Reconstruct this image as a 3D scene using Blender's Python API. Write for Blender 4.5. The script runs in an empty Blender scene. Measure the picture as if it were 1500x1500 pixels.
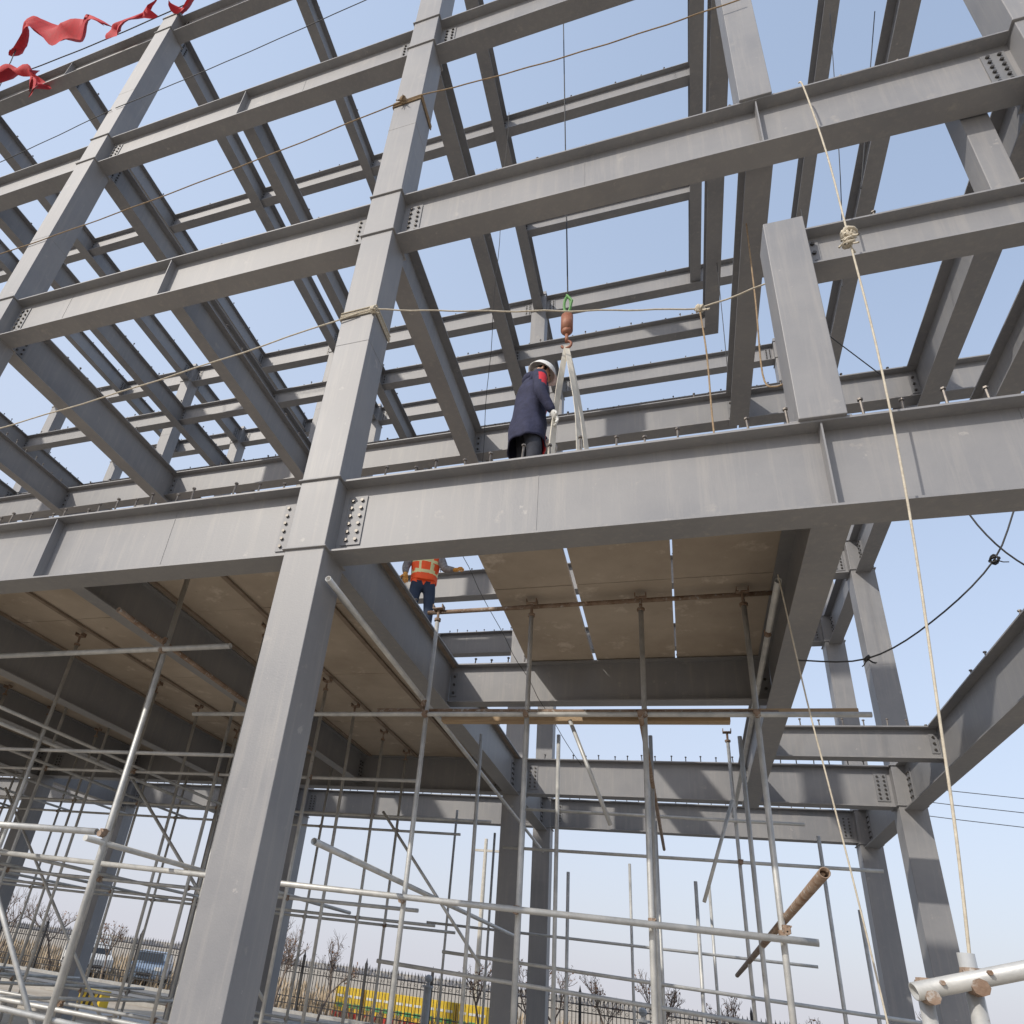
import bpy, math, random
from mathutils import Vector, Matrix, noise
random.seed(7)
H=2.0                      # eye height above ground
sc=bpy.context.scene
col=bpy.context.collection
# ------------------------------------------------------------ materials
def new_mat(name):
    m=bpy.data.materials.new(name);m.use_nodes=True
    return m,m.node_tree,m.node_tree.nodes['Principled BSDF']
def noisy(name,c1,c2,scale=3.0,rough=(.4,.6),metal=0.0,detail=6,bump=0.0,bscale=40,c3=None,c3amt=.62,spec=.5,stretch=(1,1,1),streak=None,scuff=None):
    m,nt,b=new_mat(name);N=nt.nodes;L=nt.links
    tc=N.new('ShaderNodeTexCoord');mp=N.new('ShaderNodeMapping');mp.inputs['Scale'].default_value=stretch
    L.new(tc.outputs['Object'],mp.inputs['Vector'])
    n=N.new('ShaderNodeTexNoise');n.inputs['Scale'].default_value=scale;n.inputs['Detail'].default_value=detail;n.inputs['Roughness'].default_value=.62
    L.new(mp.outputs[0],n.inputs['Vector'])
    r=N.new('ShaderNodeValToRGB');r.color_ramp.elements[0].position=.32;r.color_ramp.elements[1].position=.68
    r.color_ramp.elements[0].color=(*c1,1);r.color_ramp.elements[1].color=(*c2,1)
    L.new(n.outputs['Fac'],r.inputs['Fac']);out=r.outputs['Color']
    def layer(out,vecscale,sc_,det,lo,hi,amt,colr):
        mp2=N.new('ShaderNodeMapping');mp2.inputs['Scale'].default_value=vecscale;L.new(tc.outputs['Object'],mp2.inputs['Vector'])
        n4=N.new('ShaderNodeTexNoise');n4.inputs['Scale'].default_value=sc_;n4.inputs['Detail'].default_value=det;n4.inputs['Roughness'].default_value=.68;L.new(mp2.outputs[0],n4.inputs['Vector'])
        r4=N.new('ShaderNodeValToRGB');r4.color_ramp.elements[0].position=lo;r4.color_ramp.elements[1].position=hi
        L.new(n4.outputs['Fac'],r4.inputs['Fac']);ml=N.new('ShaderNodeMath');ml.operation='MULTIPLY';ml.inputs[1].default_value=amt;L.new(r4.outputs['Color'],ml.inputs[0])
        mx=N.new('ShaderNodeMixRGB');L.new(ml.outputs[0],mx.inputs['Fac']);L.new(out,mx.inputs['Color1']);mx.inputs['Color2'].default_value=(*colr,1);return mx.outputs['Color']
    if c3:out=layer(out,(1,1,1),scale*3.3,8,c3amt,c3amt+.1,1,c3)
    if streak:out=layer(out,(9,9,.5),1.6,5,.5,.78,.6,streak)
    if scuff:out=layer(out,(1,1,1),5,10,.66,.70,.5,scuff)
    L.new(out,b.inputs['Base Color'])
    mr=N.new('ShaderNodeMapRange');mr.inputs['To Min'].default_value=rough[0];mr.inputs['To Max'].default_value=rough[1]
    L.new(n.outputs['Fac'],mr.inputs['Value']);L.new(mr.outputs[0],b.inputs['Roughness'])
    b.inputs['Metallic'].default_value=metal
    b.inputs['Specular IOR Level'].default_value=spec
    if bump>0:
        n3=N.new('ShaderNodeTexNoise');n3.inputs['Scale'].default_value=bscale;n3.inputs['Detail'].default_value=4
        L.new(tc.outputs['Object'],n3.inputs['Vector'])
        bp=N.new('ShaderNodeBump');bp.inputs['Strength'].default_value=bump;bp.inputs['Distance'].default_value=.02
        L.new(n3.outputs['Fac'],bp.inputs['Height']);L.new(bp.outputs[0],b.inputs['Normal'])
    return m
STEEL=noisy('primer_steel',(.205,.208,.220),(.268,.266,.270),1.1,(.42,.62),0,9,.06,70,(.33,.315,.30),.63,.5,streak=(.33,.315,.30),scuff=(.42,.40,.38))
STEEL2=noisy('primer_steel_dark',(.17,.175,.185),(.23,.23,.24),1.6,(.45,.6),0,8,.08,60,(.28,.27,.25),.66)
BOLT=noisy('bolt_steel',(.05,.048,.045),(.11,.10,.09),30,(.35,.5),.6)
STUD=noisy('stud_steel',(.08,.07,.065),(.20,.18,.16),20,(.4,.6),.5)
PANEL=noisy('deck_board',(.37,.31,.25),(.52,.45,.37),.9,(.8,.95),0,12,.15,30,(.60,.53,.45),.58,.2,scuff=(.25,.20,.15))
GALV=noisy('galvanised_tube',(.40,.41,.41),(.60,.60,.58),6,(.4,.6),.3,6,.05,80,(.30,.22,.16),.64)
RUSTY=noisy('rusty_tube',(.17,.10,.06),(.34,.26,.20),7,(.6,.85),.2,6,.2,60,(.42,.40,.37),.55)
WOOD=noisy('timber',(.30,.21,.13),(.45,.34,.22),5,(.7,.9),0,8,.2,40,stretch=(.2,3,3))
ROPE=noisy('hemp_rope',(.42,.37,.29),(.58,.53,.43),30,(.85,.95),0)
ROPE2=noisy('brown_rope',(.22,.15,.09),(.36,.27,.17),30,(.8,.95),0)
CABLE=noisy('black_cable',(.02,.02,.02),(.04,.04,.04),5,(.5,.6),0)
def plain(name,c,r=.6,metal=0,var=.15,scale=8):
    a=tuple(max(0,x*(1-var)) for x in c);b=tuple(min(1,x*(1+var)) for x in c)
    return noisy(name,a,b,scale,(max(.05,r-.08),min(1,r+.08)),metal)
RED=plain('red_cloth',(.42,.012,.02),.8)
IRON=plain('wrought_iron',(.022,.022,.024),.5)
# ------------------------------------------------------------ mesh collector
class G:
    def __init__(s):s.v=[];s.f=[];s.m=[]
    def add(s,vs,fs,mi=0):
        o=len(s.v);s.v+=[tuple(v) for v in vs];s.f+=[tuple(i+o for i in f) for f in fs];s.m+=[mi]*len(fs)
    def box(s,x0,x1,y0,y1,z0,z1,mi=0):
        s.add([(x0,y0,z0),(x1,y0,z0),(x1,y1,z0),(x0,y1,z0),(x0,y0,z1),(x1,y0,z1),(x1,y1,z1),(x0,y1,z1)],
              [(0,3,2,1),(4,5,6,7),(0,1,5,4),(1,2,6,5),(2,3,7,6),(3,0,4,7)],mi)
    def tube(s,p,q,r,n=10,mi=0,r2=None,hollow=False,cap=True):
        p=Vector(p);q=Vector(q);d=(q-p)
        if d.length<1e-6:return
        d.normalize();a=Vector((0,0,1)) if abs(d.z)<.9 else Vector((1,0,0))
        u=d.cross(a).normalized();w=d.cross(u);r2=r if r2 is None else r2
        A=[p+(u*math.cos(t)+w*math.sin(t))*r for t in [2*math.pi*i/n for i in range(n)]]
        B=[q+(u*math.cos(t)+w*math.sin(t))*r2 for t in [2*math.pi*i/n for i in range(n)]]
        if not hollow:
            s.add(A+B,[(i,(i+1)%n,n+(i+1)%n,n+i) for i in range(n)]+([tuple(range(n-1,-1,-1)),tuple(range(n,2*n))] if cap else []),mi)
        else:
            k=.84;C=[p+(x-p)*k for x in A];D=[q+(x-q)*k for x in B]
            fs=[]
            for i in range(n):
                j=(i+1)%n
                fs+=[(i,j,n+j,n+i),(2*n+j,2*n+i,3*n+i,3*n+j),(j,i,2*n+i,2*n+j),(n+i,n+j,3*n+j,3*n+i)]
            s.add(A+B+C+D,fs,mi)
    def poly(s,pts,r,n=6,mi=0):
        P=[Vector(p) for p in pts];vs=[];u=None
        for i,p in enumerate(P):
            d=(P[min(i+1,len(P)-1)]-P[max(i-1,0)])
            d=d.normalized() if d.length>1e-7 else Vector((0,0,1))
            if u is None:u=d.orthogonal().normalized()
            u=(u-d*u.dot(d));u=u.normalized() if u.length>1e-6 else d.orthogonal().normalized()
            w=d.cross(u)
            vs+=[p+(u*math.cos(6.2832*k/n)+w*math.sin(6.2832*k/n))*r for k in range(n)]
        s.add(vs,[(i*n+k,i*n+(k+1)%n,(i+1)*n+(k+1)%n,(i+1)*n+k) for i in range(len(P)-1) for k in range(n)],mi)
    def ibeam(s,axis,a0,a1,c,zt,d,w,tf=.018,tw=.012,mi=0):
        h=w/2;t=tw/2;zb=zt-d
        prof=[(-h,zb),(h,zb),(h,zb+tf),(t,zb+tf),(t,zt-tf),(h,zt-tf),(h,zt),(-h,zt),(-h,zt-tf),(-t,zt-tf),(-t,zb+tf),(-h,zb+tf)]
        P=[]
        for a in (a0,a1):
            for (o,z) in prof:
                P.append((a,c+o,z) if axis=='x' else (c-o,a,z))
        n=12
        s.add(P,[(i,(i+1)%n,n+(i+1)%n,n+i)[::-1] for i in range(n)]+[tuple(range(n)),tuple(range(2*n-1,n-1,-1))],mi)
    def obj(s,name,mats,parent=None,smooth=False,bevel=0):
        me=bpy.data.meshes.new(name);me.from_pydata(s.v,[],s.f);me.update()
        for m in mats:me.materials.append(m)
        me.polygons.foreach_set('material_index',s.m)
        if smooth:me.polygons.foreach_set('use_smooth',[True]*len(s.f))
        o=bpy.data.objects.new(name,me);col.objects.link(o)
        if parent:o.parent=parent
        if bevel:
            b=o.modifiers.new('b','BEVEL');b.width=bevel;b.segments=2;b.limit_method='ANGLE'
        return o
def empty(name,loc=(0,0,0)):
    e=bpy.data.objects.new(name,None);col.objects.link(e);e.location=loc;return e
# ------------------------------------------------------------ frame
TZ=[3.854+H,8.166+H,12.495+H,17.0+H]
XS=[-20.2,-14.6,-9.1,-2.9,3.4];b_=-2.9;m_=1.107;c_=3.4
MID=[-17.4,-11.85,-6.09]
YR=[4.5,12.93,15.97]
CW=.19
frame=empty('steel_frame_building')
B=G();ST=G();BO=G();C=G()
def studs(axis,a0,a1,c,zt,sp=.24,h=.12,off=0):
    n=int(abs(a1-a0)/sp)
    for i in range(n):
        if random.random()<.06:continue
        a=a0+(i+.5)*(a1-a0)/n+random.uniform(-.025,.025);o=(random.choice((-.05,.05)) if i%2 else .0)+off
        x,y=(a,c+o) if axis=='x' else (c+o,a)
        t=random.uniform(-.008,.008)
        ST.tube((x,y,zt-.002),(x+t,y+t,zt+h-.015),.0095,6);ST.tube((x+t,y+t,zt+h-.015),(x+t,y+t,zt+h),.019,6)
def bolts(axis,pos,c,zc,hh,rows,cols,dirn):
    w=.09*cols
    for sgn in (-1,1):
        a0,a1=sorted((pos,pos+dirn*w))
        y0,y1=sorted((c+sgn*.006,c+sgn*.018))
        if axis=='x':BO.box(a0,a1,y0,y1,zc-hh,zc+hh,1)
        else:BO.box(y0,y1,a0,a1,zc-hh,zc+hh,1)
        for i in range(cols):
            for j in range(rows):
                a=pos+dirn*(.045+.09*i);z=zc-hh+.05+(2*hh-.1)*j/(rows-1)
                if axis=='x':BO.tube((a,c+sgn*.018,z),(a,c+sgn*.036,z),.017,6)
                else:BO.tube((c+sgn*.018,a,z),(c+sgn*.036,a,z),.017,6)
def xbeam(x0,x1,y,zt,d,w=.25,cols=None,sth=.12,soff=0):
    seg=[];cur=x0
    for cx in sorted(cols or []):
        if x0-.3<cx<x1+.3:
            if cx-CW>cur+.05:seg.append((cur,cx-CW))
            cur=max(cur,cx+CW)
    if x1>cur+.05:seg.append((cur,x1))
    for a,bb in seg:
        B.ibeam('x',a,bb,y,zt,d,w);studs('x',a+.25,bb-.2,y,zt,h=sth,off=soff)
        bolts('x',a+.05,y,zt-d/2,d*.34,6,2,1);bolts('x',bb-.05,y,zt-d/2,d*.34,6,2,-1)
def ybeam(x,y0,y1,zt,d,w=.25,cols=None):
    cur=y0;segs=[]
    for cy in sorted(cols or []):
        if y0-.3<cy<y1+.3:
            if cy-CW>cur+.05:segs.append((cur,cy-CW))
            cur=max(cur,cy+CW)
    if y1>cur+.05:segs.append((cur,y1))
    for a,bb in segs:
        B.ibeam('y',a,bb,x,zt,d,w);studs('y',a+.25,bb-.2,x,zt)
        bolts('y',a+.06,x,zt-d/2,d*.33,5,2,1);bolts('y',bb-.06,x,zt-d/2,d*.33,5,2,-1)
D=.767
def stiff(x,y,zt,d,w=.25,a=.006):
    for sg in (-1,1):
        y0,y1=sorted((y+sg*.0065,y+sg*(w/2-.012)))
        B.box(x-a,x+a,y0,y1,zt-d+.018,zt-.018)
for li,zt in enumerate(TZ):
    dd=D if li<3 else .62
    xbeam(-26,(c_ if li!=0 else c_+3),4.5,zt,dd,.25,cols=XS,sth=.16 if li==0 else .12,soff=-.05 if li==0 else 0)
    xbeam(-20.2,c_,YR[1],zt,.66,cols=XS)
    xbeam(-20.2,c_,YR[2],zt,.62,cols=XS)
    for x in XS:
        ybeam(x,4.5,YR[2],zt-.004,dd-.05 if li<2 else .6,cols=YR)
    for x in MID:
        ybeam(x,4.512,YR[1]-.012,zt-.007,.56,w=.2)
        if li>0 : ybeam(x,YR[1]+.012,YR[2]-.012,zt-.007,.5,w=.2)
        stiff(x,4.5,zt,dd)
z1,z2,z3,z4=TZ
for z,y1 in ((z1,YR[1]-.012),(z2,8.49),(z3,10.6),(z4,YR[1]-.012)):
    ybeam(m_,4.512,y1,z-.007,D-.03 if z==z1 else .6,w=.25)
    stiff(m_,4.5,z,D)
for x,z in ((-.95,z1),(2.3,z1),(-4.6,z1),(-.6,z2),(-7.9,z2),(-5.0,z3)):      # weld seams
    B.box(x-.004,x+.004,4.5-.0095,4.5-.006,z-D+.018,z-.018)
def xsec(x0,x1,y,zt,d,cross,w=.2):
    xs=[x0]+sorted(set(c for c in cross if x0<c<x1))+[x1]
    for a,bb in zip(xs[:-1],xs[1:]):
        B.ibeam('x',a+.012,bb-.012,y,zt-.011,d,w)
        studs('x',a+.2,bb-.2,y,zt-.011)
        bolts('x',a+.03,y,zt-d/2-.01,d*.3,3,1,1);bolts('x',bb-.03,y,zt-d/2-.01,d*.3,3,1,-1)
allx=sorted(XS+MID)
xsec(-20.2,m_,8.13,z4,.52,allx)
xsec(b_,m_,10.62,z4,.42,allx)
xsec(-20.2,m_,10.62,z3,.46,allx)
xsec(-20.2,5.2,8.5,z2,.55,allx+[m_])
xsec(b_,m_,8.5,z1,.56,allx)
xsec(m_,c_,10.97,z1,.46,allx)
zl=6.10+H
B.ibeam('x',m_+.17,4.6,4.56,zl,.47,.22);studs('x',m_+.4,4.5,4.56,zl,.2);bolts('x',m_+.2,4.56,zl-.235,.17,3,1,1)
B.ibeam('y',4.58,8.3,3.25,zl-.006,.42,.2)
def column(x,y,z0,z1,w=CW):
    C.box(x-w,x+w,y-w,y+w,z0,z1)
for x in XS:
    for y in YR:
        column(x,y,0,TZ[3]+.12)
        for li,zt in enumerate(TZ):
            dd=D if y<5 and li<3 else (.62 if y<5 else .66)
            for zz in (zt-.022,zt-dd+.002):
                C.box(x-CW-.022,x+CW+.022,y-CW-.022,y+CW+.022,zz-.001,zz+.017)
        for zz in (7.6,11.6,16):
            C.box(x-CW-.003,x+CW+.003,y-CW-.003,y+CW+.003,zz,zz+.012)
column(m_+.01,4.5,z1,zl+.03,.155)
column(m_,4.5,z2,z3-.78,.15)
column(2.85,4.75,zl,z2-.03,.105)
C.box(m_-.2,m_+.2,4.38,4.7,z1+.001,z1+.018);C.box(m_-.18,m_+.18,4.378,4.7,z2+.001,z2+.018)
B.obj('beams',[STEEL],frame)
C.obj('columns',[STEEL],frame,bevel=.008)
ST.obj('shear_studs',[STUD],frame)
BO.obj('bolted_splices',[BOLT,STEEL2],frame)
P=G()
def board(x0,x1,y0,y1,z):
    g=.006;dz=random.uniform(0,.004);P.box(x0+g,x1-g,y0+g,y1-g,z+.003+dz,z+.06+dz)
edges=[-1.815,-.913,.062,m_+.02]
for i in range(3):
    a,bb=edges[i],edges[i+1]
    if i==0:bb-=.035
    if i==1:bb-=.008
    board(a,bb,4.46,6.5,z1);board(a,bb,6.5,8.58,z1)
xx=b_+.06
while xx>-20:
    y=4.46
    while y<12.9:
        board(xx-1.02,xx,y,min(y+2.12,12.95),z1);y+=2.12
    P.box(xx-.03,xx+.03,4.65,12.8,z1-.03,z1-.002,1)
    xx-=1.02
P.obj('floor_boards',[PANEL,noisy('batten',(.22,.17,.13),(.30,.24,.19),6,(.7,.9))],frame)
# ------------------------------------------------------------ scaffolding
scaf=empty('scaffolding')
T=G();TJ=G();K=G()
def tube(p,q,r=.025,rust=False,hollow=False,n=12):
    T.tube((p[0],p[1],p[2]+H),(q[0],q[1],q[2]+H),r,n,1 if rust else 0,hollow=hollow)
def clamp(x,y,z,s=1.0):
    z+=H;k=.032*s
    K.tube((x-.026,y,z),(x+.026,y,z),k,8);K.tube((x,y-.05,z-.02),(x,y+.01,z-.02),k*.8,8);K.tube((x,y,z-.03),(x,y,z+.03),k,8)
    K.tube((x+.03,y-.05,z+.02),(x+.03,y+.04,z+.02),.007,6)
def prop(x,y,ztop=3.85,r=.025,head=True):
    jx,jy=random.uniform(-.03,.03),random.uniform(-.03,.03)
    zt=ztop-(.22 if head else 0)
    tube((x+jx,y+jy,-H),(x,y,zt),r)
    if head:
        TJ.tube((x,y,zt+H-.02),(x,y,ztop+H-.07),.016,8);TJ.tube((x,y,zt+H),(x,y,zt+H+.03),.04,8)
        TJ.box(x-.06,x+.06,y-.05,y+.05,ztop+H-.075,ztop+H-.065);TJ.box(x-.06,x-.05,y-.05,y+.05,ztop+H-.065,ztop+H-.02);TJ.box(x+.05,x+.06,y-.05,y+.05,ztop+H-.065,ztop+H-.02)
rows=[5.55,6.9,8.73,9.8,11.1,12.3]
xs=[-4.93,-6.5,-8.06,-9.9,-11.5,-13.1,-14.8,-16.4,-18.0]
for yi,y in enumerate(rows):
    for xi,x in enumerate(xs):
        if yi==0 and xi in(1,2,3):continue
        if yi==0 and xi==0:tube((-5.2,5.55,-H),(-5.2,5.55,3.8),.03);continue
        prop(x+random.uniform(-.05,.05)*(xi>0),y,3.83)
for x in (-2.51,-1.42,-.27,.71):prop(x,6.7,3.83)
for x in (-2.5,-1.45,-.3,.73):prop(x,8.9,3.0,head=False)
for x,zt in ((-2.3,3.1),(-1.6,1.6),(-.35,2.4),(.15,1.6),(.73,3.83),(1.75,2.3),(2.1,1.4)):prop(x,10.97,zt,.024,head=zt>3.5)
for x,zt in ((-4.2,3.0),(-3.4,2.6),(-2.2,2.2),(-.9,2.2),(.4,2.0)):prop(x,13.6,zt,.024,head=False)
tube((-2.65,6.73,3.74),(1.05,6.73,3.76),.025,True)
tube((-5.5,6.65,2.47),(1.62,6.68,2.46),.025)
tube((-3.1,6.72,2.53),(.9,6.74,2.50),.025,True)
tube((-7.8,5.5,2.78),(-4.32,5.5,2.79),.03,hollow=True)
tube((-5.3,4.85,2.93),(-5.24,9.3,2.84),.028,True,hollow=True)
tube((-2.64,4.36,2.80),(-2.60,14.4,2.45),.027,False,hollow=True)
tube((-2.62,4.9,.80),(-2.62,12.4,.74),.027,hollow=True)
tube((-8.5,6.6,.72),(.95,6.6,.58),.028,hollow=True)
tube((.78,4.85,.81),(.72,13.6,.6),.032,True,hollow=True)
tube((.90,5.75,3.33),(.88,13.6,3.12),.03,hollow=True)
tube((-9.5,5.5,.86),(-5.28,5.5,.85),.032,hollow=True)
tube((-5.2,5.3,.76),(-5.25,11.5,.78),.028)
tube((-8.1,5.2,2.2),(-8.05,12.4,2.2),.025)
for z in (2.3,.7,-.9):
    for y in (rows[2],rows[4],rows[5]):
        tube((-18.4+random.uniform(-.4,.4),y+.05,z),(-3.3+random.uniform(-.5,.5) ,y+.05,z),.024)
        for x in xs:clamp(x,y+.03,z)
    for x in xs[2:]:
        tube((x+.05,5.1,z+.06),(x+.05,12.7,z+.06),.024)
tube((-12.4,6.95,2.1),(-4.2,6.95,2.05),.025);tube((-12.4,6.95,-.75),(-2.2,6.95,-.8),.025)
tube((-4.98,5.4,-.8),(-4.9,12.5,-.85),.025);tube((-12,5.6,-.55),(-3.4,5.6,-.75),.026)
tube((-2.6,10.97,1.89),(2.45,11.0,1.90),.024);tube((-2.3,10.9,2.47),(1.6,10.95,2.44),.024)
tube((-3.6,8.9,.1),(1.3,8.9,-.05),.024);tube((-3.4,10.9,.35),(2.6,10.95,.2),.024);tube((-4.6,13.6,.9),(1.9,13.6,.85),.024)
tube((-1.4,5.9,-.4),(-1.45,13.8,-.5),.025);tube((-.3,6.4,2.38),(-.28,12.6,2.3),.024,True);tube((.72,6.4,-.4),(.7,12.6,-.35),.024)
tube((-2.5,6.7,-.45),(1.3,6.7,-.7),.026)
tube((-1.0,6.8,2.45),(-.62,6.9,1.45),.02);tube((.6,9.2,2.3),(.2,9.0,1.1),.02)
tube((-8.0,5.6,1.9),(-4.8,5.62,-1.4),.024);tube((-8.1,8.8,2.2),(-5,8.8,-.5),.024);tube((-12,9.9,2.2),(-8.2,9.9,-1.2),.024)
tube((-4.2,9.85,2.1),(-2.5,9.7,.2),.022)
for x in (-2.51,-1.42,-.27,.71):
    clamp(x,6.66,2.47);clamp(x,6.64,.62);clamp(x,6.7,-.58)
clamp(-5.2,5.52,2.79,1.1);clamp(-5.22,5.53,2.9);clamp(-5.2,5.5,.85,1.1);clamp(.74,6.64,.66);clamp(.75,10.97,1.9);clamp(-2.55,6.7,2.6);clamp(.89,6.7,3.3)
# loose rail close to the camera at the lower right
tube((.60,2.60,.125),(1.5,2.76,.40),.024,hollow=True,n=16)
tube((.765,2.67,-H),(.765,2.67,.245),.022,n=16,hollow=True);clamp(.765,2.65,.175,.9)
tube((.64,2.66,-H),(.64,2.66,.15),.02,n=12);clamp(.64,2.63,.135,.75)
to=T.obj('tubes',[GALV,RUSTY],scaf);TJ.obj('screw_jacks',[RUSTY],scaf);K.obj('couplers',[RUSTY],scaf)
for p in to.data.polygons:p.use_smooth=len(p.vertices)==4
W=G()
W.box(-.9,1.55,6.78,6.86,2.50+H,2.56+H);W.box(-2.4,.5,6.88,6.99,2.47+H,2.52+H)
W.obj('timber_planks',[WOOD],scaf,bevel=.004)
# ------------------------------------------------------------ ropes
def sag(p,q,s,n=24):
    p=Vector(p);q=Vector(q);o=[]
    for i in range(n+1):
        t=i/n;v=p.lerp(q,t);v.z-=s*4*t*(1-t);v.x+=.010*math.sin(i*1.1);v.z+=.008*math.sin(i*1.5+1);o.append(v)
    return o
def rope(name,polys,r,mat,n=7,extra=None):
    g=G()
    for p in polys:g.poly(p,r,n)
    if extra:extra(g)
    return g.obj(name,[mat],smooth=True)
def knot(g,c,s=.05,k=9,rr=.011):
    c=Vector(c)
    for j in range(k):
        ax=Vector((random.gauss(0,1),random.gauss(0,1),random.gauss(0,1))).normalized();u=ax.orthogonal().normalized();w=ax.cross(u)
        R=s*random.uniform(.5,1);pts=[c+(u*math.cos(t)+w*math.sin(t))*R for t in [6.283*i/10 for i in range(11)]]
        g.poly(pts,rr,5)
    for j in range(3):
        d=Vector((random.gauss(0,1),random.gauss(0,1),-1)).normalized()*s*2.2;g.poly([c,c+d*.6+Vector((0,0,-.01)),c+d],rr*.7,5)
def wrap(g,x,y,z,w,k=4):
    for j in range(k):
        zz=z+.028*j+random.uniform(-.01,.01);q=w+.012
        g.poly([(x-q,y-q,zz),(x+q,y-q,zz+.02)],.009,5);g.poly([(x+q,y-q,zz+.02),(x+q,y+q,zz)],.009,5);g.poly([(x-q,y+q,zz-.01),(x-q,y-q,zz)],.009,5)
def e1(g):wrap(g,b_,4.5,6.0+H,CW);knot(g,(b_+.19,4.28,6.02+H),.04);knot(g,(.44,4.95,5.93+H),.045)
rope('guard_rope',[sag((-9.3,4.28,5.15+H),(b_,4.28,6.02+H),.1),sag((b_+.19,4.28,6.02+H),(.44,4.95,5.93+H),.03),sag((.44,4.95,5.93+H),(3.2,4.75,6.62+H),.05)],.008,ROPE,extra=e1)
def e2(g):wrap(g,b_,4.5,10.15+H,CW);knot(g,(b_-.05,4.27,10.2+H),.05)
rope('guard_rope',[sag((-9.86,4.29,9.45+H),(b_-.1,4.28,10.2+H),.12),sag((b_+.19,4.28,10.2+H),(1.15,4.28,10.05+H),.12)],.008,ROPE2,extra=e2)
rope('guard_rope',[sag((-14.8,4.29,12.5+H),(-9.2,4.29,13.4+H),.1),sag((-9.1,4.29,13.4+H),(b_,4.29,14.2+H),.1)],.007,CABLE)
def e3(g):knot(g,(1.52,4.22,5.60+H),.06,16,.012);knot(g,(1.5,4.22,5.5+H),.045,10,.011)
def smoothp(P,k=5):
    P=[Vector(p) for p in P];o=[]
    for i in range(len(P)-1):
        p0=P[max(i-1,0)];p1=P[i];p2=P[i+1];p3=P[min(i+2,len(P)-1)]
        for j in range(k):
            t=j/k;o.append(.5*((2*p1)+(p2-p0)*t+(2*p0-5*p1+4*p2-p3)*t*t+(3*p1-p0-3*p2+p3)*t**3))
    o.append(P[-1]);return o
R3=[(1.49,4.33,8.15+H),(1.51,4.3,7.98+H),(1.53,4.25,6.8+H),(1.52,4.24,5.65+H),(1.50,4.22,4.3+H),(1.44,4.22,2.9+H),(1.33,4.22,1.5+H),(1.28,4.22,.9+H),(1.22,4.22,.35+H),(1.19,4.22,.1+H),(1.17,4.22,-1.0+H),(1.2,4.22,.01)]
rope('hanging_rope',[smoothp(R3)],.0075,ROPE,extra=e3)
rope('hanging_rope',[smoothp([(.44,4.95,5.9+H),(.46,4.96,5.3+H),(.45,4.97,4.5+H),(.46,4.97,4.0+H)]),smoothp([(1.0,5.2,7.4+H),(.97,5.2,6.2+H),(.93,5.2,5.2+H),(1.0,5.15,4.98+H),(1.12,5.1,5.02+H),(1.16,5.1,5.3+H)])],.008,ROPE2)
rope('hanging_rope',[smoothp([(.88,5.6,3.3+H),(.95,5.6,2.2+H),(1.02,5.6,1.4+H),(1.1,5.6,.4+H),(1.2,5.6,-1.2+H)])],.006,ROPE)
rope('black_cable',[smoothp([(3.3,6,4.6+H),(2.9,6,4.24+H),(2.54,6,3.55+H),(2.0,6,3.0+H),(1.5,6,2.69+H),(1.0,6,2.69+H)]),smoothp([(2.35,6,4.6+H),(2.5,6,3.9+H),(2.75,6,3.45+H),(3.2,6,3.1+H)])],.007,CABLE,extra=lambda g:(knot(g,(2.54,6,3.55+H),.05,4,.007),knot(g,(1.5,6,2.69+H),.035,3,.007)))
rope('black_cable',[smoothp([(1.9,6.5,9.3+H),(1.85,6.5,7.6+H),(1.7,6.5,6.7+H),(1.75,6.5,6.1+H)]),smoothp([(1.75,6.5,7.2+H),(2.3,6.5,6.2+H)]),smoothp([(2.9,5.5,11.5+H),(2.2,5.5,8+H)]),smoothp([(3.1,7,15+H),(2.6,7,10.5+H),(2.3,7,8.3+H)]),smoothp([(1.2,9,14.5+H),(1.15,9,11+H),(1.1,9,8.4+H)])],.006,CABLE)
rope('tag_line',[sag((-1.6,4.7,10+H),(-2.2,6.9,4.8+H),.2),sag((-2.35,6.9,4.6+H),(-1.2,9.2,2.7+H),.1)],.004,CABLE)
# crane hook and slings
hk=empty('crane_hook_block')
g=G();hx,hy=-.83,5.0
g.tube((hx,hy,6.6+H),(hx-.9,hy,42),.008,6);g.obj('hoist_cable',[CABLE],hk)
g=G();g.tube((hx,hy,6.02+H),(hx,hy,6.24+H),.062,14);g.tube((hx,hy,5.98+H),(hx,hy,6.02+H),.035,12,r2=.06);g.tube((hx,hy,6.24+H),(hx,hy,6.28+H),.062,12,r2=.03);g.tube((hx,hy,5.86+H),(hx,hy,5.99+H),.018,8)
g.poly([(hx+.05*math.sin(t),hy,5.82+H+.05*math.cos(t)) for t in [i*.5 for i in range(0,10)]],.014,6)
g.obj('hook_weight',[noisy('hook_paint',(.20,.06,.03),(.33,.15,.09),12,(.5,.7))],hk,smooth=True)
g=G();g.poly([(hx+.035*math.sin(t),hy,6.42+H+.13*math.cos(t)) for t in [i*.5236 for i in range(13)]],.016,6)
g.poly([(hx+.02,hy-.01,6.3+H),(hx+.05,hy-.02,6.45+H),(hx-.01,hy,6.58+H)],.014,6);g.obj('green_shackle_sling',[plain('green_webbing',(.10,.25,.08),.7)],hk)
def strap(g,p,q,w=.05):
    p=Vector(p);q=Vector(q);n=14;tp=[]
    for i in range(n+1):
        t=i/n;c=p.lerp(q,t);c.x+=.03*math.sin(t*3.14)*(1 if q.x>p.x else -1);a=.9*math.sin(t*3.0)+.3
        dx=Vector((math.cos(a),math.sin(a),0))*w*(.55+.45*min(1,3*t));tp+=[c-dx/2,c+dx/2]
    g.add(tp,[(2*i,2*i+1,2*i+3,2*i+2) for i in range(n)])
g=G()
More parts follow.
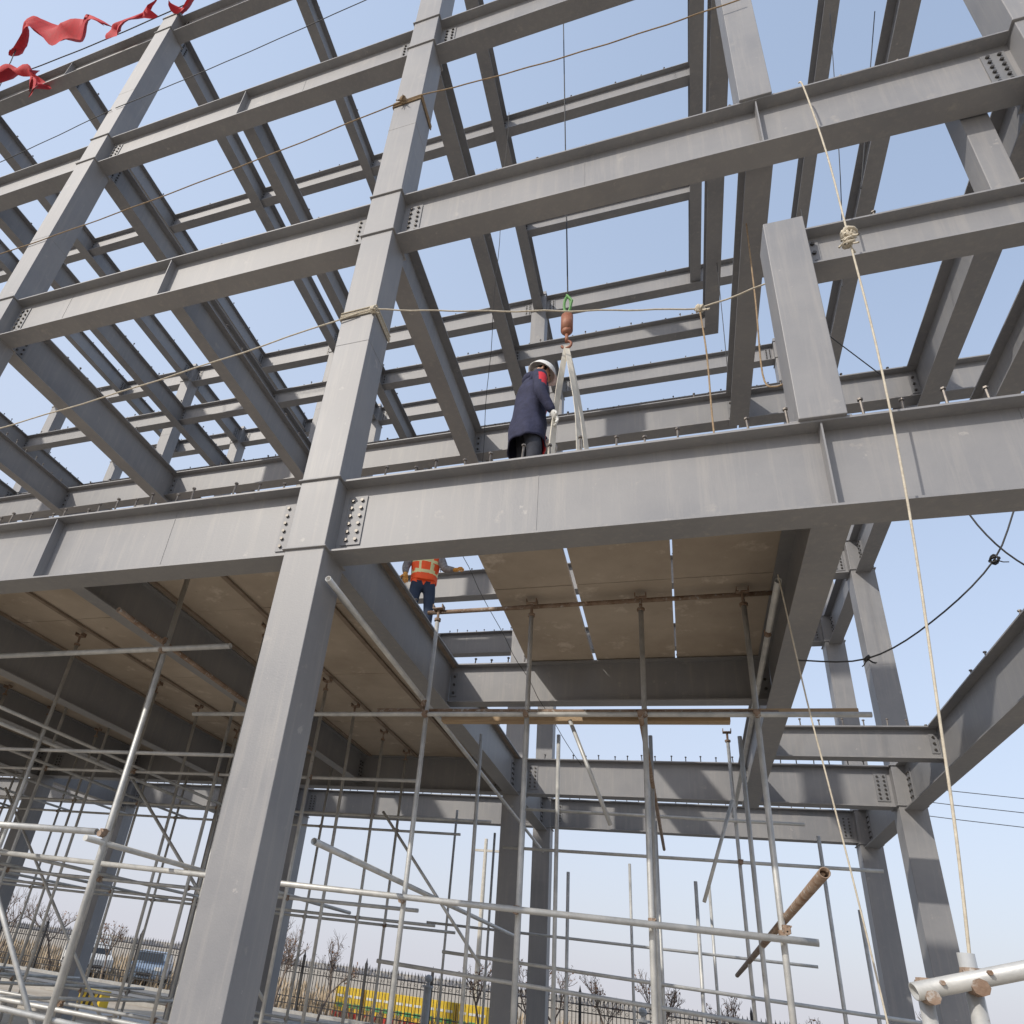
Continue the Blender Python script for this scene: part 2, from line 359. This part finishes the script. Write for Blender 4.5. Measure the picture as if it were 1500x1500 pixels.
for dx,dy in ((-.10,-.35),(.17,-.35),(.24,.3),(-.15,.2)):strap(g,(hx,hy,5.80+H),(hx+dx,hy+dy*.3,3.93+H),.08)
so=g.obj('lifting_slings',[plain('white_webbing',(.58,.55,.48),.85)],hk)
so.modifiers.new('s','SOLIDIFY').thickness=.006
# ------------------------------------------------------------ flags
def flag(pts,widths,seed):
    g=G();P=smoothp(pts,8);V=[]
    for i,p in enumerate(P):
        t=i/(len(P)-1);k=t*(len(widths)-1);a=int(min(k,len(widths)-2));w=widths[a]+(widths[a+1]-widths[a])*(k-a)
        for j in range(7):
            s=(j/6-.5);nz=noise.noise(Vector((i*.16,s*1.5,seed)));n2=noise.noise(Vector((i*.16+9,s*2.0,seed*3)))
            V.append(p+Vector((.25*n2,.35*nz,s*w*(1+.5*nz)+.12*n2)))
    F=[(i*7+j,i*7+j+1,(i+1)*7+j+1,(i+1)*7+j) for i in range(len(P)-1) for j in range(6)]
    g.add(V,F);o=g.obj('red_flag',[RED],smooth=True);return o
flag([(-14.7,4.3,19.0+H),(-14.2,4.2,19.6+H),(-13.4,4.3,19.4+H),(-12.3,4.3,18.7+H),(-11.2,4.2,17.95+H)],[.2,.65,.6,.5,.1],0)
flag([(-14.6,4.3,16.9+H),(-13.8,4.2,17.35+H),(-13.1,4.3,17.1+H),(-12.5,4.3,16.4+H),(-12.2,4.2,15.7+H)],[.3,.45,.5,.4,.15],2)
flag([(-10.7,4.25,17.0+H),(-10.2,4.2,17.0+H),(-9.6,4.2,17.5+H)],[.2,.6,.2],1)
flag([(-9.0,4.2,17.0+H),(-8.3,4.2,17.3+H),(-7.6,4.2,17.2+H),(-6.8,4.3,17.6+H)],[.2,.5,.4,.1],3)
rope('flag_line',[sag((-14.6,4.3,19.3+H),(-14.2,4.4,17.0+H),.05),sag((-16.5,4.4,18.2+H),(-9.1,4.4,17.7+H),.3)],.012,CABLE)
# ------------------------------------------------------------ people
def skinned(name,verts,edges,rad,sub=1):
    me=bpy.data.meshes.new(name);me.from_pydata(verts,edges,[]);me.update()
    o=bpy.data.objects.new(name,me);col.objects.link(o)
    o.modifiers.new('skin','SKIN')
    sv=me.skin_vertices[0].data
    for i,r in enumerate(rad):
        sv[i].radius=r if isinstance(r,tuple) else (r,r);sv[i].use_root=(i==0)
    s=o.modifiers.new('sub','SUBSURF');s.levels=sub;s.render_levels=sub
    dg=bpy.context.evaluated_depsgraph_get();ev=o.evaluated_get(dg);m2=bpy.data.meshes.new_from_object(ev)
    V=[v.co.copy() for v in m2.vertices];F=[tuple(p.vertices) for p in m2.polygons]
    bpy.data.objects.remove(o);return V,F
SKIN=plain('skin',(.48,.28,.19),.55)
def person(name,loc,heading,armL,armR,mats,coat,headtilt=0,lean=0.0,legs=None,trimf=None):
    """local: x = right, y = forward. arm = (elbow, wrist, handtip)"""
    root=empty(name,loc);root.rotation_euler=(0,0,heading)
    mt=mats;g=G()
    lg=legs or [((.10,.0,.90),(.12,.05,.50),(.12,0,.10),(.13,.17,.05)),((-.10,0,.90),(-.12,.03,.50),(-.13,-.03,.10),(-.15,.14,.05))]
    Vv=[(0,0,.95),(0,lean*.3,1.12),(0,lean*.7,1.30),(0,lean,1.44),(0,lean+.02,1.53),(0,lean+.04,1.60)]
    Rr=[(.15,.11),(.15,.11),(.17,.12),(.13,.10),(.06,.06),(.06,.06)]
    E=[(0,1),(1,2),(2,3),(3,4),(4,5)]
    for l in lg:
        p=0
        for j,q in enumerate(l):
            Vv.append(q);Rr.append((.10,.075,.055,.045)[j]);E.append((p,len(Vv)-1));p=len(Vv)-1
    for s,a in ((1,armR),(-1,armL)):
        sh=(s*.19,lean*.9,1.43);Vv.append(sh);Rr.append(.078);E.append((3,len(Vv)-1));p=len(Vv)-1
        for j,q in enumerate(a[:2]):
            Vv.append(q);Rr.append((.062,.042)[j]);E.append((p,len(Vv)-1));p=len(Vv)-1
    V,F=skinned('b',Vv,E,Rr,2)
    def cls(c):
        if c.z<.14:return 3
        if c.z<.93 and abs(c.x)<.22 and c.y<.25:return 1
        if c.z>1.50 and abs(c.x)<.1:return 2
        return 0
    for f in F:
        c=sum((V[i] for i in f),Vector())/len(f);g.m.append(trimf(c,cls(c)) if trimf else cls(c))
    g.v=[tuple(v) for v in V];g.f=list(F)
    g.obj('body',mt,root,smooth=True)
    g=G();n=36;rings=coat;vs=[]
    R2=[]
    for k in range(len(rings)-1):
        for s in range(3):
            t=s/3;R2.append(tuple(a+(b-a)*t for a,b in zip(rings[k],rings[k+1])))
    R2.append(rings[-1]);rings=R2
    for k,(z,rx,ry) in enumerate(rings):
        for i in range(n):
            t=6.283*i/n;fo=noise.noise(Vector((math.cos(t)*2.2,math.sin(t)*2.2,z*5)))
            w=1+(.09*fo+.025*math.sin(6*t+z*14))*(1 if z<1.4 else .3)
            yo=lean*max(0,min(1,(z-.95)/.5));vs.append((rx*w*math.cos(t),yo+ry*w*math.sin(t),z+.012*math.sin(3*t)))
    for k in range(len(rings)-1):
        for i in range(n):
            f=(k*n+i,k*n+(i+1)%n,(k+1)*n+(i+1)%n,(k+1)*n+i)
            c=sum((Vector(vs[a]) for a in f),Vector())/4
            g.f.append(f);g.m.append(trimf(c,0,True) if trimf else 0)
    g.v=vs;o=g.obj('jacket',mt,root,smooth=True);o.modifiers.new('s','SOLIDIFY').thickness=.012
    g=G();hc=Vector((0,lean+.06,1.66));nu,nv=20,14;vs=[];M=Matrix.Rotation(headtilt,3,'X')
    for j in range(nv+1):
        ph=math.pi*j/nv
        for i in range(nu):
            t=6.283*i/nu;d=Vector((math.sin(ph)*math.cos(t),math.sin(ph)*math.sin(t),math.cos(ph)))
            r=Vector((d.x*.076,d.y*.095,d.z*.115))
            if d.z<-.2:r.x*=1-.25*(-d.z-.2);r.y*=1-.1*(-d.z-.2)
            if d.y>.85 and -.45<d.z<.15:r.y+=.022*(1-abs(d.x)*3 if abs(d.x)<.33 else 0)
            if abs(d.x)<.55 and abs(d.x)>.2 and d.y>.6 and 0<d.z<.3:r.y-=.006
            vs.append(hc+M@r)
    F=[(j*nu+i,j*nu+(i+1)%nu,(j+1)*nu+(i+1)%nu,(j+1)*nu+i) for j in range(nv) for i in range(nu)]
    g.add(vs,F,0)
    for i,f in enumerate(F):
        c=M.inverted()@(sum((vs[a] for a in f),Vector())/4-hc)
        if c.z>.0 and c.y<.03 or c.y<-.05 and c.z>-.06:g.m[i]=3
    for s in (-1,1):
        e=hc+M@Vector((s*.03,.086,.015));g.tube(e,e+M@Vector((0,.006,0)),.010,8,1)
        e=hc+M@Vector((s*.074,-.005,0));g.tube(e+M@Vector((0,0,-.03)),e+M@Vector((s*.012,-.01,.03)),.012,6,0)
    mo=hc+M@Vector((0,.088,-.055));g.tube(mo+M@Vector((-.022,0,0)),mo+M@Vector((.022,0,0)),.006,6,2)
    g.obj('head',[SKIN,plain('eye_dark',(.02,.015,.012),.3),plain('lips',(.4,.16,.13),.5),plain('black_hair',(.015,.012,.01),.6)],root,smooth=True)
    g=G();vs=[];nu=24
    for j in range(9):
        ph=(math.pi/2)*j/8
        for i in range(nu):
            t=6.283*i/nu;rr=1+.03*(abs(math.sin(2*t)))
            vs.append(hc+M@Vector((.112*math.sin(ph)*math.cos(t)*rr,.135*math.sin(ph)*math.sin(t)*rr,.03+.125*math.cos(ph))))
    for i in range(nu):
        t=6.283*i/nu;fr=max(0,math.sin(t));vs.append(hc+M@Vector((.125*math.cos(t),(.148+.05*fr**2)*math.sin(t),.018-.012*fr)))
    F=[(j*nu+i,j*nu+(i+1)%nu,(j+1)*nu+(i+1)%nu,(j+1)*nu+i) for j in range(9) for i in range(nu)]
    g.add(vs,F);o=g.obj('safety_helmet',[mt[5]],root,smooth=True);o.modifiers.new('s','SOLIDIFY').thickness=.004
    for nm,a in (('right_hand',armR),('left_hand',armL)):
        wv=Vector(a[1]);tip=Vector(a[2]);d=(tip-wv).normalized();sd=d.cross(Vector((0,1,.2))).normalized();up=sd.cross(d)
        sgn=1 if nm[0]=='r' else -1
        g=G()
        V,F=skinned('h',[wv-d*.03,wv+d*.03,wv+d*.085],[(0,1),(1,2)],[.036,(.046,.026),(.043,.022)],1);g.add(V,F)
        for k in range(4):
            o_=sd*(.030-.02*k);L_=(.072,.08,.075,.058)[k];b0=wv+d*.075+o_
            V,F=skinned('f',[b0,b0+d*L_*.5+up*.004,b0+d*L_*.82-up*.02,b0+d*L_-up*.042],[(0,1),(1,2),(2,3)],[.0105,.010,.0095,.009],1);g.add(V,F)
        b0=wv+d*.02+sd*.035*sgn
        V,F=skinned('f',[b0,b0+d*.035+sd*.03*sgn-up*.01,b0+d*.065+sd*.035*sgn-up*.025],[(0,1),(1,2)],[.014,.012,.010],1);g.add(V,F)
        g.obj(nm,[mt[4]],root,smooth=True)
    return root
NAVY=noisy('navy_cloth',(.014,.016,.042),(.034,.038,.082),14,(.8,.95),0,6,.3,25)
JEANS=noisy('dark_trousers',(.015,.017,.025),(.035,.04,.055),14,(.8,.95),0)
BOOT=plain('boots',(.03,.025,.02),.6)
WHITE=plain('helmet_white',(.78,.78,.76),.3,var=.03)
GLW=plain('white_glove',(.6,.6,.58),.85);GLO=plain('orange_glove',(.55,.27,.06),.8)
ORANGE=plain('hi_vis_orange',(.85,.10,.02),.7,var=.08);CAMO=noisy('grey_sleeve',(.10,.10,.11),(.26,.25,.25),22,(.8,.95))
YEL=plain('reflective_band',(.7,.68,.35),.4)
REDP=plain('red_panel',(.50,.02,.035),.8)
def trim1(c,k,garment=False):
    if garment:
        if c.y>.09 and -.03<c.x<.075:return 6
        if c.z>1.42 and c.y>.05:return 6
        return 0
    if k==0 and c.x>.22 and 1.22<c.z<1.40 and c.y>.02:return 6
    if k==0 and c.x<-.2 and 1.2<c.z<1.38:return 6
    return k
w1=person('construction_worker',(-1.2,5.06,3.92+H),math.radians(-62),((-.27,.10,1.14),(-.22,.27,.98),(-.20,.36,.90)),((.28,.03,1.13),(.27,.17,.90),(.27,.22,.77)),
  [NAVY,JEANS,SKIN,BOOT,GLW,WHITE,REDP],[(.64,.225,.185),(.72,.225,.185),(.88,.215,.175),(1.02,.21,.165),(1.18,.215,.165),(1.32,.215,.16),(1.42,.19,.14),(1.50,.12,.11),(1.57,.095,.10)],headtilt=-.45,lean=.05,trimf=trim1)
g=G();vs=[]
for j in range(10):
    t=math.pi*(j/9)+math.pi
    cx,cy=.095*math.cos(t),.05+.10*math.sin(t)
    for i in range(8):
        a=6.283*i/8;r=.030+.016*math.sin(math.pi*j/9)
        vs.append((cx*(1+r*math.cos(a)/.11),.03+(cy-.03)*(1+r*math.cos(a)/.11),1.535+r*1.2*math.sin(a)))
g.add(vs,[(j*8+i,j*8+(i+1)%8,(j+1)*8+(i+1)%8,(j+1)*8+i) for j in range(9) for i in range(8)])
g.obj('hood',[NAVY],w1,smooth=True)
def trim2(c,k,garment=False):
    if garment:
        if 1.06<c.z<1.11 or 1.24<c.z<1.29:return 6
        if abs(abs(c.x)-.09)<.02 and c.z>1.1:return 6
        return 0
    if k==0:return 7 if abs(c.x)>.17 else 0
    return k
person('construction_worker',(-3.24,7.9,3.92+H),math.radians(205),((-.27,.12,1.17),(-.40,.28,1.08),(-.47,.38,1.06)),((.28,.03,1.16),(.27,.12,1.0),(.26,.15,.88)),
  [ORANGE,plain('blue_trousers',(.02,.035,.07),.85),SKIN,BOOT,GLO,plain('helmet_red',(.6,.04,.03),.3),YEL,CAMO],[(.96,.185,.14),(1.02,.185,.14),(1.05,.185,.14),(1.08,.187,.14),(1.2,.2,.145),(1.25,.2,.145),(1.34,.2,.14),(1.44,.15,.12),(1.49,.09,.09)],headtilt=-.2,trimf=trim2)
# ------------------------------------------------------------ ground & surroundings
g=G()
def gz(x,y):
    return .04*noise.noise(Vector((x*.4,y*.4,0)))
ex=[-3000,-1200,-500,-200,-100]+[-60+i*2 for i in range(61)]+[100,200,500,1200,3000]
ey=[-400,-100,-40]+[-20+i*2 for i in range(46)]+[100,200,500,1500,4000]
vs=[(x,y,gz(x,y)-.05 if -58<x<58 and -18<y<68 else -.05) for y in ey for x in ex];w=len(ex)
g.add(vs,[(j*w+i,j*w+i+1,(j+1)*w+i+1,(j+1)*w+i) for j in range(len(ey)-1) for i in range(w-1)])
g.obj('ground',[noisy('dry_earth',(.30,.255,.20),(.43,.38,.31),.6,(.85,1),0,12,.5,6,(.48,.44,.37),.58,.15)],smooth=True)
g=G();g.box(-60,40,23.5,29.6,-.1,.012);g.box(-60,40,23.2,23.5,-.1,.13,1);g.box(-60,40,29.6,29.9,-.1,.13,1)
g.obj('road',[noisy('asphalt',(.12,.12,.12),(.20,.195,.185),1,(.8,.95),0,10,.3,60),noisy('kerb',(.30,.29,.27),(.42,.41,.38),4,(.8,.9))])
g=G();g.box(-26,-10,17.2,19.2,-.1,.10);g.obj('concrete_pavement',[noisy('concrete',(.33,.32,.30),(.46,.44,.41),2,(.8,.95),0,8,.2,40)],bevel=.01)
g=G()
for i in range(8000):
    y=32+34*random.random()**1.6;x=random.uniform(-1.35,.75)*y;h=random.uniform(.25,.75);a=random.uniform(0,6.28);dx,dy=math.cos(a)*.03,math.sin(a)*.03;l=random.uniform(-.2,.2)
    g.add([(x-dx*3,y-dy*3,-.06),(x+dx*3,y+dy*3,-.06),(x+l,y+l*.5,h)],[(0,1,2)])
g.obj('dry_grass',[noisy('straw',(.30,.23,.15),(.46,.37,.26),.3,(.8,1))])
g=G();x=-420
while x<320:
    w=random.uniform(4,9);h=random.uniform(1.2,3.0);yy=230+random.uniform(-6,6)
    for k in range(60):
        cx=x+random.gauss(0,w*.5);cz=random.uniform(0,1)*h*max(.1,1-abs(cx-x)/(w*1.6));s=random.uniform(.12,.35)
        g.add([(cx-s*.3,yy,cz-s*2),(cx+s*.3,yy+s,cz-s*2),(cx+random.uniform(-1,1)*s,yy,cz+s*2)],[(0,1,2)])
    x+=random.uniform(1.5,4)
g.obj('distant_trees',[noisy('hazy_twigs',(.33,.33,.34),(.42,.41,.42),.2,(.9,1),spec=.1)])  # distance haze is painted into the pale grey twig colour
g=G();FY=31.0;x=-46
while x<26:
    g.box(x-.012,x+.012,FY-.012,FY+.012,.08,1.95)
    g.add([(x-.03,FY,1.93),(x,FY-.02,1.95),(x+.03,FY,1.93),(x,FY+.02,1.95),(x,FY,2.12),(x,FY,1.88)],[(0,1,4),(1,2,4),(2,3,4),(3,0,4),(1,0,5),(2,1,5),(3,2,5),(0,3,5)])
    if int((x+46)/.15)%2==0:
        for zz in (1.62,.42):
            g.poly([(x+.075+.05*math.cos(t),FY,zz+.05*math.sin(t)) for t in [i*1.047 for i in range(7)]],.009,4)
    x+=.15
for zz in (.3,.56,1.5,1.76):g.box(-46,26,FY-.018,FY+.018,zz-.02,zz+.02)
x=-46
while x<27:
    g.box(x-.05,x+.05,FY-.05,FY+.05,-.05,2.2);g.tube((x,FY,2.2),(x,FY,2.42),.05,8,r2=.001);x+=3
g.obj('iron_fence',[IRON])
BARK=noisy('bark',(.10,.075,.06),(.19,.15,.12),5,(.8,.95));LEAF=plain('dry_leaves',(.22,.12,.07),.8,var=.4)
def tree(x,y,h,seed,leaf=110):
    rnd=random.Random(seed);g=G();tips=[]
    def br(p,d,L,r,k):
        n=3;q=p
        for i in range(n):
            d=(d+Vector((rnd.gauss(0,.13),rnd.gauss(0,.13),rnd.gauss(.02,.07)))).normalized();q2=q+d*L/n;ra=r*(1-.28*i/n);rb=r*(1-.28*(i+1)/n)
            g.tube(q,q2,ra,5 if k<2 else 3,0,rb,cap=False);q=q2
            if k>0 and k<4 and rnd.random()<.75:
                e=(d+Vector((rnd.gauss(0,.6),rnd.gauss(0,.6),rnd.uniform(-.1,.6)))).normalized();br(q,e,L*rnd.uniform(.4,.7),rb*.55,k+1)
        if k<4:
            for j in range(3 if k<3 else 2):
                e=(d+Vector((rnd.gauss(0,.5),rnd.gauss(0,.5),rnd.uniform(0,.5)))).normalized();br(q,e,L*rnd.uniform(.5,.8),r*.6,k+1)
        else:tips.append(q)
    br(Vector((x,y,-.05)),Vector((0,0,1)),h*.36,h*.016,0)
    for i in range(leaf):
        p=rnd.choice(tips)+Vector((rnd.gauss(0,.05),rnd.gauss(0,.05),rnd.gauss(-.03,.05)));s=rnd.uniform(.025,.055)
        a=Vector((rnd.gauss(0,1),rnd.gauss(0,1),rnd.gauss(0,1))).normalized()*s;c=Vector((rnd.gauss(0,1),rnd.gauss(0,1),rnd.gauss(0,1))).normalized()*s
        g.add([p-a,p+c,p+a,p-c],[(0,1,2,3)],1)
    g.obj('bare_tree',[BARK,LEAF])
for i,(x,y,h) in enumerate([(-35.5,30.2,3.8),(-33,30.4,3.6),(-30.5,31.6,4.0),(-26,30.3,3.2),(-15.0,26,3.6),(-13.0,27,3.2),(-16.6,30.2,3.4),(-7.6,30.1,3.6),(-5.6,30.2,3.3),(-4.3,28,3.3),(-2.9,30.3,3.1),(-1.2,30.2,3.6),(1.3,30.3,2.9),(4.0,30.2,2.7),(8.8,30.0,3.8),(10.2,29.6,3.2),(-19.5,30.4,2.8)]):tree(x,y,h,i+3)
Y1=plain('yellow_plastic',(.62,.43,.03),.6,var=.15,scale=2);G1=plain('green_print',(.08,.28,.10),.5);R1=plain('red_base',(.45,.04,.03),.6);W1=plain('white_print',(.6,.6,.56),.5)
for k in range(5):
    x=-15.3+k*1.45;y=33.5;e=empty('yellow_road_barrier',(x,y,0));g=G()
    g.box(0,1.38,-.18,.18,.18,1.15);g.box(-.02,1.40,-.26,.26,-.05,.18,2)
    for j in range(3):
        g.box(.1+.42*j,.42+.42*j,-.19,-.182,.35,.52,1);g.box(.1+.42*j,.42+.42*j,-.19,-.182,.75,.85,3)
        g.box(.04+.44*j,.07+.44*j,-.20,-.181,.2,1.12,0)
    g.obj('body',[Y1,G1,R1,W1],e,bevel=.02)
e=empty('striped_kerb_block',(-17.9,20.4,0));g=G();n=7
g.box(-.75,.75,-.2,.2,-.05,.42)
for k in range(n):
    x=-.75+1.5*k/n;g.add([(x,-.204,.0),(x+.107,-.204,.0),(x+.107+.08,-.204,.42) if k<n-1 else (x+.16,-.204,.42),(x+.08,-.204,.42)],[(0,1,2,3)],1)
g.obj('block',[Y1,IRON],e)
for (x,y,h) in ((-6.55,20,2.0),(-1.1,20,1.9)):
    e=empty('fence_post',(x,y,0));g=G();g.tube((0,0,-.05),(0,0,h-.25),.10,14);g.tube((0,0,h-.25),(0,0,h-.2),.15,14);g.tube((0,0,h-.2),(0,0,h-.14),.05,12)
    for j in range(6):
        a=-1.57+j*3.14/6;c=-1.57+(j+1)*3.14/6;g.tube((0,0,h-.04+.1*math.sin(a)),(0,0,h-.04+.1*math.sin(c)),max(.002,.1*math.cos(a)),12,0,max(.002,.1*math.cos(c)))
    g.obj('post',[plain('grey_paint',(.30,.31,.32),.5)],e)
e=empty('utility_pole',(-8.9,34,0));g=G();g.tube((0,0,-.1),(0,0,8.2),.13,10,r2=.08);g.box(-.7,.7,-.05,.05,7.6,7.7);g.obj('pole',[plain('concrete_pole',(.5,.47,.41),.8)],e)
g=G()
for k in range(3):
    g.poly(sag((10,58,18.6-k*1.0),(60,62,17.0-k*1.0),.8,12),.03,4)
g.obj('power_lines',[CABLE])
GLASS=plain('dark_glass',(.03,.035,.04),.12,var=.02);TYRE=plain('tyre',(.02,.02,.02),.8)
def vehicle(name,loc,rot,paint,L,Hh,prof):
    e=empty(name,loc);e.rotation_euler=(0,0,rot);g=G();w=.84;n=len(prof)
    def wid(z):return w if z<.95 else w-.14*(z-.95)/(Hh-.95)
    vs=[(x,-wid(z),z) for x,z in prof]+[(x,wid(z),z) for x,z in prof]
    g.add(vs,[(i,(i+1)%n,n+(i+1)%n,n+i) for i in range(n)]+[tuple(range(n-1,-1,-1)),tuple(range(n,2*n))])
    g.obj('bodywork',[paint],e,bevel=.05)
    g=G();zt=Hh-.12
    for s in (-1,1):
        for (a,c,sl) in ((-L*.42,-L*.18,0),(-L*.15,L*.06,0),(L*.09,L*.24,.12)):
            g.add([(a,s*(wid(1.0)+.006),1.0),(c+sl,s*(wid(1.0)+.006),1.0),(c,s*(wid(zt)+.006),zt),(a,s*(wid(zt)+.006),zt)],[(0,1,2,3)])
    g.add([(L*.385,-.7,1.03),(L*.385,.7,1.03),(L*.275,.62,zt),(L*.275,-.62,zt)],[(0,1,2,3)])
    g.add([(-L/2-.004,-.66,1.05),(-L/2-.004,.66,1.05),(-L/2-.004+.03,.6,zt),(-L/2-.004+.03,-.6,zt)],[(0,1,2,3)])
    g.obj('windows',[GLASS],e)
    g=G()
    for x in (-L*.31,L*.31):
        for s in (-1,1):
            g.tube((x,s*.66,.33),(x,s*.87,.33),.33,18);g.tube((x,s*.865,.33),(x,s*.88,.33),.19,14,1)
    g.obj('wheels',[TYRE,plain('rim',(.4,.4,.4),.4)],e)
    g=G()
    for s in (-1,1):
        g.box(L/2-.04,L/2+.012,s*.62-.16,s*.62+.16,.68,.84);g.box(-L/2-.012,-L/2+.03,s*.72-.07,s*.72+.07,.75,1.05,1)
    g.box(L/2-.02,L/2+.02,-.35,.35,.4,.55,2);g.obj('lamps',[plain('lamp',(.7,.7,.68),.15),REDP,IRON],e)
L=4.4
vehicle('parked_van',(-30.2,33.6,0),math.radians(-35),plain('white_paint',(.68,.68,.66),.3,var=.04),L,1.9,[(-L/2,.3),(L/2,.3),(L/2,.8),(L*.44,1.0),(L*.38,1.04),(L*.27,1.86),(L*.15,1.92),(-L*.46,1.88),(-L/2,1.1)])
vehicle('parked_car',(-26.4,34.2,0),math.radians(-60),plain('blue_grey_paint',(.22,.28,.36),.3,var=.04),4.3,1.55,[(-2.15,.28),(2.15,.28),(2.15,.72),(1.7,.92),(1.15,1.0),(.5,1.48),(-.9,1.52),(-1.9,1.1),(-2.15,.95)])
g=G()
for i in range(60):
    x=random.uniform(-22,4);y=random.uniform(12,20);a=random.uniform(0,3.14);L=random.uniform(.2,1.6);s=random.uniform(.02,.07)
    g.tube((x,y,s),(x+L*math.cos(a),y+L*math.sin(a),s+random.uniform(0,.1)),s,4)
g.obj('loose_timber',[WOOD])
# ------------------------------------------------------------ light
el=math.radians(36);ax,ay=-.52,-.854
w=bpy.data.worlds.new('World');sc.world=w;w.use_nodes=True;nt=w.node_tree;N=nt.nodes;Lk=nt.links
sky=N.new('ShaderNodeTexSky');sky.sky_type='NISHITA';sky.sun_disc=False;sky.sun_elevation=el;sky.sun_rotation=math.atan2(ax,ay)
sky.air_density=1.0;sky.dust_density=2.5;sky.ozone_density=1.5;sky.altitude=0
S=.13
def math_(op,a,b=None,clamp=False):
    n=N.new('ShaderNodeMath');n.operation=op;n.use_clamp=clamp
    for i,v in enumerate((a,b)):
        if v is None:continue
        if isinstance(v,(int,float)):n.inputs[i].default_value=v
        else:Lk.new(v,n.inputs[i])
    return n.outputs[0]
tc=N.new('ShaderNodeTexCoord');sp=N.new('ShaderNodeSeparateXYZ');Lk.new(tc.outputs['Generated'],sp.inputs[0])
z=math_('MAXIMUM',sp.outputs['Z'],0.0);pz=math_('POWER',z,.75)
fac=math_('SUBTRACT',math_('SUBTRACT',.97,math_('MULTIPLY',pz,.50)),math_('MULTIPLY',sp.outputs['X'],math_('MULTIPLY',z,.5)),True)
hz=N.new('ShaderNodeMixRGB');Lk.new(math_('POWER',z,.6),hz.inputs['Fac'])
hz.inputs['Color1'].default_value=(.68/S,.68/S,.74/S,1);hz.inputs['Color2'].default_value=(.60/S,.73/S,.95/S,1)
sc2=N.new('ShaderNodeMixRGB');sc2.blend_type='MULTIPLY';sc2.inputs['Fac'].default_value=1;Lk.new(sky.outputs[0],sc2.inputs['Color1']);sc2.inputs['Color2'].default_value=(2.3,2.2,2.05,1)
mx=N.new('ShaderNodeMixRGB');Lk.new(fac,mx.inputs['Fac']);Lk.new(sc2.outputs[0],mx.inputs['Color1']);Lk.new(hz.outputs[0],mx.inputs['Color2'])
bg=N['Background'];Lk.new(mx.outputs[0],bg.inputs['Color']);bg.inputs['Strength'].default_value=S
sl=bpy.data.lights.new('sun','SUN');sl.energy=3.2;sl.angle=math.radians(.7);sl.color=(1,.93,.83)
so=bpy.data.objects.new('sun',sl);col.objects.link(so)
sd=Vector((ax*math.cos(el),ay*math.cos(el),math.sin(el)));so.rotation_euler=sd.to_track_quat('Z','Y').to_euler()
sc.view_settings.view_transform='Standard';sc.view_settings.look='None';sc.view_settings.exposure=0
# ------------------------------------------------------------ camera
cd=bpy.data.cameras.new('camera');cam=bpy.data.objects.new('camera',cd);col.objects.link(cam)
Rr=Vector((.93976,.3212,.11699)).normalized();F=Vector((-.3375,.81738,.46689)).normalized()
U=Rr.cross(F).normalized();F=U.cross(Rr)
M=Matrix((Rr,U,-F)).transposed().to_4x4();M.translation=(0,0,H);cam.matrix_world=M
cd.sensor_width=36;cd.lens=1016.945/1500*36;cd.shift_x=(750-613.44)/1500;cd.shift_y=(887.435-750)/1500
cd.clip_start=.05;cd.clip_end=9000
sc.camera=cam
